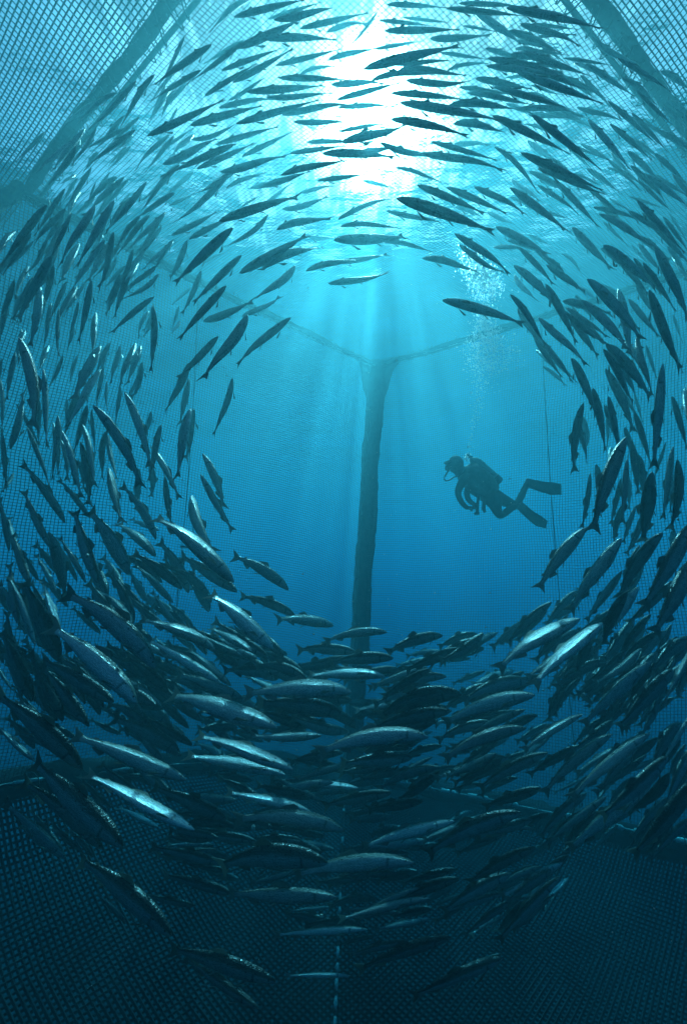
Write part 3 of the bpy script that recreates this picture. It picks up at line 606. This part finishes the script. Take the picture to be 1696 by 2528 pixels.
for f in sorted(fish, key=lambda f: -math.dist(f['h'], f['t'])):
    px = math.dist(f['h'], f['t']); L0 = (.44 if (f['h'][1] + f['t'][1]) < 1900 else .50) * rf.uniform(.92, 1.10) * (1.1 if 't' in f['fl'] else 1.0)
    D = L0 * FPX / px; eps = rf.uniform(-.05, .05)
    my = (f['h'][1] + f['t'][1]) / 2
    rh, rt = ray(*f['h']), ray(*f['t'])
    while D > 1.2 and not (inside(rh * D * (1 + eps)) and inside(rt * D * (1 - eps))): D *= .97
    best = None
    for k in range(26):                                    # keep bodies from passing through each other
        Dk = D * (1 - .035 * k) if k < 18 else D * (1 + .03 * (k - 17))
        if k >= 18 and not (inside(rh * Dk * (1 + eps)) and inside(rt * Dk * (1 - eps))): continue
        hp, tp = rh * Dk * (1 + eps), rt * Dk * (1 - eps); ln = (hp - tp).length
        pts_ = [tp.lerp(hp, a) for a in (.1, .3, .5, .7, .9)]
        worst = 9
        for g in placed:
            if (g['c'] - pts_[2]).length > (ln + g['ln']) * .62: continue
            rr_ = (ln + g['ln']) * .085
            for a in pts_:
                for b in g['pts']:
                    worst = min(worst, (a - b).length - rr_)
        if best is None or worst > best[0]: best = (worst, Dk, hp, tp, ln, pts_)
        if worst > 0: break
    _, Dk, hp, tp, ln, pts_ = best
    f.update(D=Dk, hp=hp, tp=tp, ln=ln, pts=pts_, c=pts_[2], px=px, my=my, mx=(f['h'][0] + f['t'][0]) / 2); placed.append(f)
def orient(f):
    X = (f['hp'] - f['tp']).normalized(); V = f['c'].normalized()
    dx, dy = f['t'][0] - f['h'][0], f['t'][1] - f['h'][1]
    if dx < 0: dx, dy = -dx, -dy
    n = (RGT * dy + UPV * dx); n = (n - X * n.dot(X)).normalized()      # arch side, "up" for level fish
    A = (V - X * V.dot(X)).normalized()                                 # away from the camera
    y = f['my']
    if y < 620: a = rf.uniform(4, 24)
    elif y < 1150: a = rf.uniform(10, 42)
    elif y < 1400: a = rf.uniform(45, 85)
    else: a = rf.uniform(78, 108)
    if 't' in f['fl']: a = max(a, 58) if y > 700 else max(a, 34)
    if 's' in f['fl']: a = rf.uniform(38, 66)
    a = math.radians(a)
    Z = A * math.cos(a) + n * math.sin(a); Y = Z.cross(X); Z = X.cross(Y)
    mode = 'L' if abs(Y.dot(n)) > abs(Z.dot(n)) else 'V'
    sg = (1 if Y.dot(n) > 0 else -1) if mode == 'L' else (1 if Z.dot(n) > 0 else -1)
    q = max(-8, min(10, int(round((f['b'] * 1.25 + rf.uniform(-2, 2)) / 2.0)) * 2)) * sg
    s = f['ln']; girth = rf.uniform(.86, 1.06) * ((1.34 if 't' in f['fl'] else 1.16) if y > 1250 else .93) * f['c'].normalized().dot(FWD) ** 1.4
    M = Matrix(((X.x * s, Y.x * s * girth, Z.x * s * girth, f['tp'].x), (X.y * s, Y.y * s * girth, Z.y * s * girth, f['tp'].y), (X.z * s, Y.z * s * girth, Z.z * s * girth, f['tp'].z), (0, 0, 0, 1)))
    me = get_mesh(mode, q, 's' in f['fl'], .98 if 't' in f['fl'] else .88, rf.randint(0, 1) if mode == 'L' else 0)
    return me, M

# words that single each fish out: what it swims beside, its heading, its rank in that group
ANCH = [((560, 60), 'at the top edge left of the sun'), ((860, 60), 'above the sun glare'), ((1200, 60), 'at the top edge right of the sun'),
        ((230, 260), 'beside the upper left frame pipe'), ((480, 260), 'on pale net left of the glare'), ((720, 250), 'just left of the sun glare'),
        ((960, 250), 'across the sun glare'), ((1180, 250), 'just right of the sun glare'), ((1430, 200), 'on pale net right of the glare'), ((1630, 260), 'beside the upper right frame pipe'),
        ((100, 520), 'below the upper left frame pipe'), ((330, 460), 'over surface glints at the left'), ((560, 480), 'over glints below the glare'), ((820, 500), 'right under the sun glare'),
        ((1150, 480), 'between sun glare and bubbles'), ((1400, 480), 'over surface glints at the right'), ((1620, 480), 'below the upper right frame pipe'),
        ((60, 760), 'at the left edge above mid height'), ((260, 720), 'over the left frame pipe'), ((480, 720), 'where the left pipe nears the post'), ((850, 640), 'above the light rays'),
        ((1150, 720), 'by the bubble column'), ((1340, 730), 'right of the bubble column'), ((1500, 720), 'over the right frame pipe'), ((1650, 760), 'at the right edge above mid height'),
        ((60, 1040), 'at the left side at mid height'), ((240, 1040), 'in the dense group left of open water'), ((450, 1040), 'on the inner left rim of the ring'),
        ((1430, 1060), 'right of the diver'), ((1600, 1060), 'at the right edge beside the diver'),
        ((60, 1330), 'at the left side below mid height'), ((230, 1370), 'in the packed lower left ring'), ((440, 1380), 'on the inner lower left rim'), ((640, 1480), 'left of the corner post foot'),
        ((900, 1600), 'in front of the corner post foot'), ((1120, 1640), 'just right of the corner post foot'), ((1360, 1480), 'below the diver on the right rim'), ((1600, 1400), 'at the right side below the diver'),
        ((80, 1700), 'above the left bottom pipe'), ((320, 1760), 'in the lower left of the ring'), ((620, 1800), 'low left of the corner post'), ((900, 1850), 'under the corner post foot'),
        ((1250, 1820), 'above the right bottom pipe'), ((1550, 1760), 'in the lower right of the ring'), ((120, 2020), 'across the left bottom pipe'), ((420, 2060), 'low over the floor net left half'),
        ((720, 2060), 'low over the floor net middle'), ((1050, 2080), 'low over the floor net right half'), ((1450, 2080), 'across the right bottom pipe'), ((700, 2380), 'deepest left of the float line'),
        ((1100, 2350), 'deepest right of the float line')]
ORD = ['topmost'] + [w + ' highest' for w in 'second third fourth fifth sixth seventh eighth ninth tenth eleventh twelfth thirteenth fourteenth fifteenth sixteenth seventeenth eighteenth nineteenth twentieth'.split()]
for f in placed:
    f['an'] = min(range(len(ANCH)), key=lambda i: math.dist(ANCH[i][0], (f['mx'], f['my'])))
    dx, dy = f['h'][0] - f['t'][0], f['h'][1] - f['t'][1]; ang = math.degrees(math.atan2(-dy, dx)) % 360
    f['dir'] = ['right', 'up right', 'up', 'up left', 'left', 'down left', 'down', 'down right'][int((ang + 22.5) // 45) % 8]
onscreen = [f for f in placed if -20 < f['mx'] < W0 + 20 and -20 < f['my'] < H0 + 20]
ranked = sorted(onscreen, key=lambda f: -f['px'] ** 2 * (1.2 if 't' in f['fl'] else 1))
single = ranked[:300]; rest = [f for f in placed if f not in single]
groups = {}
for f in single: groups.setdefault((f['an'], f['dir'], 's' in f['fl']), []).append(f)
for (an, dr, sv), fs in groups.items():
    fs.sort(key=lambda f: (f['my'], f['mx']))
    for i, f in enumerate(fs):
        look = 'bright silver salmon' if sv else 'dark salmon'
        f['label'] = '%s heading %s, %s%s' % (look, dr, '' if len(fs) == 1 else (ORD[i] + ' '), ANCH[an][1])
for f in single:
    me, M = orient(f); o = bpy.data.objects.new('salmon', me); COL.objects.link(o); o.matrix_world = M
    tag(o, f['label'], 'fish', 'salmon circling in the net pen')
# the smaller remaining fish of the shoal, one object
VV, FF, UU, MM, off = [], [], [], [], 0
SLOT = {0: 0, 1: 1, 2: 2}
for f in rest:
    me, M = orient(f); v = np.empty(len(me.vertices) * 3); me.vertices.foreach_get('co', v); v = v.reshape(-1, 3)
    Mn = np.array(M); VV.append(v @ Mn[:3, :3].T + Mn[:3, 3])
    sil = 's' in f['fl']
    for p in me.polygons:
        FF.append([q + off for q in p.vertices]); MM.append(3 if (sil and p.material_index == 0) else p.material_index)
    u = np.empty(len(me.loops) * 2); me.uv_layers['body'].data.foreach_get('uv', u); UU.append(u); off += len(v)
if rest:
    me = bpy.data.meshes.new('salmon_shoal'); me.from_pydata(np.vstack(VV).tolist(), [], FF)
    me.polygons.foreach_set('material_index', MM); me.polygons.foreach_set('use_smooth', [True] * len(FF))
    uvl = me.uv_layers.new(name='body'); uvl.data.foreach_set('uv', np.concatenate(UU).astype(np.float32)); me.update()
    tag(link('salmon_shoal', me, None, [M_SKIN, M_FIN, M_EYE, M_SILV]), 'smaller salmon of the shoal between the nearer ones', 'fish', kind='stuff')

# ------------------------------------------------------------------ scuba diver
DD = 7.7
ZX, ZY, ZS = 1080.0, 1100.0, 4.6118
def dv(x, y, dz=0.0):
    """a point of the diver: zoomed photo coordinates to the plane DD metres out, dz metres nearer"""
    return ray(ZX + x / ZS, ZY + y / ZS) * (DD - dz)
ORI = dv(450, 450)
diver = empty('person', tuple(ORI)); tag(diver, 'scuba diver in a dark wetsuit, one fin raised, holding a small camera', 'person')
M_SUIT = simple_mat('wetsuit', (0.02, 0.03, 0.04), (0.04, 0.055, 0.065), 0.75, 12, 0.3)
M_GEAR = simple_mat('dive_gear', (0.025, 0.03, 0.035), (0.06, 0.07, 0.08), 0.5, 20, 0.2)
M_TANK = simple_mat('tank_paint', (0.25, 0.35, 0.33), (0.35, 0.45, 0.42), 0.35, 5, 0.05, spec=0.5)
M_FINR = simple_mat('fin_rubber', (0.03, 0.045, 0.06), (0.05, 0.07, 0.09), 0.5, 12, 0.15)
M_HOODS = simple_mat('hood_neoprene', (0.10, 0.14, 0.15), (0.16, 0.2, 0.21), 0.6, 25, 0.2)
M_GLASS = simple_mat('mask_lens', (0.02, 0.03, 0.03), (0.03, 0.04, 0.04), 0.08, 5, 0.0, spec=0.8)
def skin_mesh(name, verts, edges, mat, parent, sub=2, root=0):
    """verts: (x, y, dz, radius m)"""
    me = bpy.data.meshes.new(name + '_cage')
    me.from_pydata([tuple(dv(v[0], v[1], v[2]) - ORI) for v in verts], edges, [])
    o = bpy.data.objects.new(name + '_cage', me); COL.objects.link(o)
    md = o.modifiers.new('skin', 'SKIN'); md.use_smooth_shade = True
    for i, v in enumerate(verts):
        sv = me.skin_vertices[0].data[i]; r = v[3]; sv.radius = (r, r) if not isinstance(r, tuple) else r; sv.use_root = (i == root)
    s2 = o.modifiers.new('sub', 'SUBSURF'); s2.levels = sub; s2.render_levels = sub
    dg = bpy.context.evaluated_depsgraph_get(); dg.update()
    m2 = bpy.data.meshes.new_from_object(o.evaluated_get(dg)); m2.name = name
    bpy.data.objects.remove(o)
    for p in m2.polygons: p.use_smooth = True
    m2.materials.clear()
    return link(name, m2, parent, [mat])
# joints: pelvis, waist, chest, neck, head; two arms; two legs
bv = [(650, 610, 0, .13), (560, 540, 0, .145), (450, 460, 0, .17), (345, 380, 0, .175), (285, 320, 0, .10), (240, 265, .02, .075), (215, 225, .02, .095), (205, 195, .02, .085),
      # near arm
      (290, 400, .17, .075), (235, 500, .24, .058), (232, 570, .27, .048), (280, 660, .26, .042), (330, 705, .24, .036), (352, 712, .24, .040),
      # far arm
      (370, 440, -.16, .07), (330, 540, -.15, .055), (345, 610, -.05, .045), (390, 655, .05, .038), (415, 672, .08, .040),
      # near leg, bent under the body
      (640, 660, .10, .105), (680, 750, .14, .085), (712, 812, .15, .068), (770, 765, .12, .062), (850, 700, .08, .055), (915, 690, .05, .045), (960, 700, .05, .045),
      # far leg, shin raised
      (735, 610, -.08, .10), (830, 660, -.08, .082), (895, 680, -.08, .068), (935, 610, -.10, .064), (985, 500, -.12, .052), (1010, 440, -.12, .046), (1030, 418, -.12, .048)]
be = [(0, 1), (1, 2), (2, 3), (3, 4), (4, 5), (5, 6), (6, 7), (3, 8), (8, 9), (9, 10), (10, 11), (11, 12), (12, 13), (3, 14), (14, 15), (15, 16), (16, 17), (17, 18),
      (0, 19), (19, 20), (20, 21), (21, 22), (22, 23), (23, 24), (24, 25), (0, 26), (26, 27), (27, 28), (28, 29), (29, 30), (30, 31), (31, 32)]
# fingers, each its own chain out of the palm
for (px_, py_, pz, root) in ((352, 712, .24, 13), (415, 672, .08, 18)):
    for k, (dy_, ln_) in enumerate(((-20, 28), (-9, 36), (2, 40), (13, 36), (23, 26))):
        b = len(bv); zz = pz + (.03 if k else .05)
        bv += [(px_ + 16, py_ + dy_ * .7, zz, .010), (px_ + 16 + ln_ * .55, py_ + dy_ + 2, zz + .01, .0095), (px_ + 16 + ln_, py_ + dy_ + 12, zz - .005, .008)]
        be += [(root, b), (b, b + 1), (b + 1, b + 2)]
skin_mesh('body', bv, be, M_SUIT, diver)
def m_at(c, n=None): return np.array(dv(*c) - ORI)
toc = np.array(-FWD)
# hood, mask, regulator and hoses
mb = MB(); hc = m_at((207, 215, .02)); mb.ball(hc, .132, (.92, 1, 1.08), 20, 14); mb.tube([hc + np.array((.02, 0, -.07)), m_at((262, 300, .02))], [.085, .10], sides=12)
mb.build('hood', M_HOODS, diver)
mb = MB(); P = [hc + np.array((-.098, -.07, .03)), hc + np.array((-.138, -.0, .02)), hc + np.array((-.098, .07, .03))]
mb.tube(P, [.045, .05, .045], sides=10, flat=.55); mb.ball(hc + np.array((-.13, 0, -.005)), .02, (1, .7, 1.3), 8, 6); mk = mb.build('mask', M_GEAR, diver)
mb = MB(); mb.tube([hc + np.array((-.118, -.06, .032)), hc + np.array((-.152, 0, .025)), hc + np.array((-.118, .06, .032))], [.03, .036, .03], sides=10, flat=.3); mb.build('lens', M_GLASS, mk)
mb = MB(); mb.tube([hc + np.array((-.09, 0, -.055)), hc + np.array((-.15, 0, -.06)), hc + np.array((-.165, 0, -.062))], [.02, .045, .035], sides=12); mb.build('regulator', M_GEAR, diver)
mb = MB(); mb.tube([m_at(c) for c in ((138, 262, .06), (110, 305, .1), (82, 350, .12), (74, 385, .12), (95, 402, .1), (135, 392, .08), (180, 362, .05), (230, 350, .02), (300, 250, -.05), (400, 200, -.1))], .013, sides=7)
mb.build('hose', M_GEAR, diver)
# tank with valve and boot, jacket, straps
a, b = m_at((430, 195, -.12)), m_at((685, 425, -.10)); d = (b - a) / np.linalg.norm(b - a)
mb = MB(); mb.tube([a - d * .10, a - d * .07, a - d * .03, a + d * .03, b - d * .05, b, b + d * .01], [.025, .05, .082, .098, .098, .085, .02], sides=20); tk = mb.build('tank', M_TANK, diver)
mb = MB(); mb.tube([a - d * .17, a - d * .09], [.022, .028], sides=10); mb.tube([a - d * .14 + np.array((-.06, 0, 0)), a - d * .14 + np.array((.06, 0, 0))], .018, sides=8); mb.ball(a - d * .17, .035, (1, 1, 1), 10, 8); mb.build('valve', M_GEAR, tk)
mb = MB(); mb.tube([b - d * .10, b - d * .005, b + d * .02], [.104, .104, .09], sides=20); mb.build('boot', M_GEAR, tk)
mb = MB(); cs = [(300, 330, .0), (380, 330, .0), (480, 410, 0), (570, 490, 0), (640, 540, 0)]
mb.tube([m_at(c) for c in cs], [.13, .19, .20, .18, .13], sides=16); mb.ball(m_at((520, 235, -.05)), .05, (.7, .6, 1.5), 10, 8)
for c in ((520, 235, -.08), (600, 320, -.08)): mb.tube([m_at((c[0] - 60, c[1] + 70, .1)), m_at((c[0], c[1], .02)), m_at((c[0] + 40, c[1] + 40, -.2))], .016, sides=6)
mb.build('buoyancy_jacket', M_GEAR, diver)
mb = MB(); mb.tube([m_at(c) for c in ((470, 560, .14), (458, 640, .16), (452, 720, .16), (445, 770, .15))], [.02, .022, .026, .022], sides=8); mb.tube([m_at((415, 775, .15)), m_at((470, 768, .15))], [.02, .028], sides=8)
mb.build('gauge', M_GEAR, diver)
mb = MB(); mb.tube([m_at(c) for c in ((520, 560, .1), (525, 660, .12), (522, 720, .12), (540, 762, .12))], [.02, .026, .03, .024], sides=8); mb.build('spare_regulator', M_GEAR, diver)
mb = MB(); q = m_at((428, 700, .16)); mb.ball(q, .05, (1.1, .7, .8), 4, 4); mb.tube([q, q + np.array((-.02, -.09, 0))], [.03, .026], sides=10); cmr = mb.build('camera_housing', M_GEAR, None)
cmr.location = ORI; tag(cmr, "small dark camera housing held in the diver's hands", 'camera')
# swim fins: foot pocket and ribbed blade
def fin(path, widths, name='swim_fin', tilt=0.0):
    mb = MB(); P = np.array([m_at(c) for c in path]); n = 18
    cum = np.linspace(0, 1, len(P)); ts = np.linspace(0, 1, n); Q = np.stack([np.interp(ts, cum, P[:, k]) for k in range(3)], -1); W = np.interp(ts, np.linspace(0, 1, len(widths)), widths)
    T = np.gradient(Q, axis=0); T /= np.linalg.norm(T, axis=1)[:, None]
    A = np.cross(T, np.array(FWD)); A /= np.linalg.norm(A, axis=1)[:, None]; A = A * math.cos(tilt) + np.array(FWD)[None] * math.sin(tilt)
    B = np.cross(T, A); th = np.where(ts < .25, .035, .012)
    cols = 7; V = []
    for s_ in (1, -1):
        for i in range(n):
            for k in range(cols):
                x = k / (cols - 1) * 2 - 1; rib = .010 if k in (0, cols - 1) else 0
                V.append(Q[i] + A[i] * W[i] * x + B[i] * s_ * (th[i] * (1 - abs(x) ** 3 * .6) + rib))
    F = []
    for s_ in range(2):
        o = s_ * n * cols
        for i in range(n - 1):
            for k in range(cols - 1): F.append((o + i * cols + k, o + i * cols + k + 1, o + (i + 1) * cols + k + 1, o + (i + 1) * cols + k))
    o = n * cols
    for i in range(n - 1):
        for k in (0, cols - 1): F.append((i * cols + k, (i + 1) * cols + k, o + (i + 1) * cols + k, o + i * cols + k))
    for i in (0, n - 1):
        for k in range(cols - 1): F.append((i * cols + k, i * cols + k + 1, o + i * cols + k + 1, o + i * cols + k))
    mb.add(np.array(V), np.array(F)); return mb.build(name, M_FINR, diver)
fin([(1000, 415, -.12), (1080, 440, -.12), (1180, 468, -.14), (1290, 490, -.14), (1405, 498, -.12)], [.055, .072, .085, .10, .088], tilt=.25)
fin([(925, 672, .05), (990, 735, .05), (1070, 805, .03), (1150, 860, 0), (1235, 900, -.03)], [.06, .07, .078, .09, .06], tilt=.3)

# ------------------------------------------------------------------ bubbles and drifting specks
def bubble_mat():
    m, t, out = mat_new('air_bubble')
    tr = N(t, 'ShaderNodeBsdfTransparent'); g = N(t, 'ShaderNodeBsdfGlossy', Roughness=.25, Color=(1, 1, 1, 1))
    rf_ = N(t, 'ShaderNodeBsdfRefraction', Roughness=.55, IOR=1.15, Color=(1, 1, 1, 1)); d = N(t, 'ShaderNodeBsdfTranslucent', Color=(1, 1, 1, 1))
    a = N(t, 'ShaderNodeMixShader'); a.inputs[0].default_value = .3; t.links.new(rf_.outputs[0], a.inputs[1]); t.links.new(d.outputs[0], a.inputs[2])
    b = N(t, 'ShaderNodeMixShader'); b.inputs[0].default_value = .3; t.links.new(a.outputs[0], b.inputs[1]); t.links.new(g.outputs[0], b.inputs[2])
    ge = N(t, 'ShaderNodeNewGeometry')                      # the far wall of each bubble lets the light in
    c = N(t, 'ShaderNodeMixShader'); t.links.new(ge.outputs['Backfacing'], c.inputs[0]); t.links.new(b.outputs[0], c.inputs[1]); t.links.new(tr.outputs[0], c.inputs[2])
    t.links.new(c.outputs[0], out.inputs['Surface']); return m
M_BUB = bubble_mat()
OCT_V = []; OCT_F = None
_b = bmesh.new(); bmesh.ops.create_icosphere(_b, subdivisions=1, radius=1.0); OCT_V = np.array([v.co[:] for v in _b.verts]); OCT_F = np.array([[v.index for v in f.verts] for f in _b.faces]); _b.free()
def spheres(name, centers, radii, mat, label, cat):
    C_ = np.array(centers); R0 = np.array(radii); nv = len(OCT_V)
    sq = np.random.RandomState(4).uniform(.6, 1.25, (len(C_), 1, 3))
    V = (C_[:, None, :] + OCT_V[None] * R0[:, None, None] * sq).reshape(-1, 3); F = (OCT_F[None] + (np.arange(len(C_)) * nv)[:, None, None]).reshape(-1, 3)
    return tag(link(name, mesh_np(name, V, F), None, [mat]), label, cat, kind='stuff')
rb = np.random.RandomState(11); cs, rs = [], []
# plume from the diver's regulator, widening and gathering into puffs as it rises
spine = [(1155, 1118, 4), (1168, 1050, 7), (1178, 1005, 12), (1192, 955, 22), (1200, 915, 40), (1205, 870, 56), (1202, 820, 30), (1192, 770, 15), (1196, 725, 32), (1200, 690, 38), (1175, 660, 32), (1165, 625, 28)]
sp_ = np.array(spine, float); cumw = [(26, .006), (30, .005), (48, .0045), (90, .004), (420, .0045), (650, .005), (420, .005), (140, .005), (330, .006), (420, .007), (260, .006), (60, .006)]
for (x, y, w), (cnt, r0), nx in zip(sp_, cumw, list(sp_[1:]) + [sp_[-1]]):
    for _ in range(int(cnt * BUBF)):
        f = rb.rand(); x_ = x + (nx[0] - x) * f + rb.randn() * (w + (nx[2] - w) * f) * .62; y_ = y + (nx[1] - y) * f + rb.randn() * 10
        cs.append(ray(x_, y_) * (DD - .4 + rb.randn() * .14)); rs.append(r0 * 1.4 * float(np.exp(rb.randn() * .45)))
for _ in range(26):
    cs.append(dv(330 + rb.randn() * 22, 135 + rb.randn() * 22, .1)); rs.append(.012 * rb.uniform(.5, 1.2))
spheres('bubbles', cs, rs, M_BUB, 'column of silvery bubbles rising from the diver', 'bubbles')
cs, rs = [], []
for _ in range(2600):
    d_ = rb.uniform(2.5, 9.5); p = ray(rb.uniform(0, 1696), rb.uniform(350, 2450)) * d_
    if inside(p, .2): cs.append(p); rs.append(.0016 * d_ ** .35 * float(np.exp(rb.randn() * .5)))
M_SPECK = simple_mat('speck', (.5, .55, .5), (.7, .7, .6), .7, 3, 0)
spheres('drifting_specks', cs, rs, M_SPECK, 'pale specks of feed and plankton drifting in the water', 'specks')
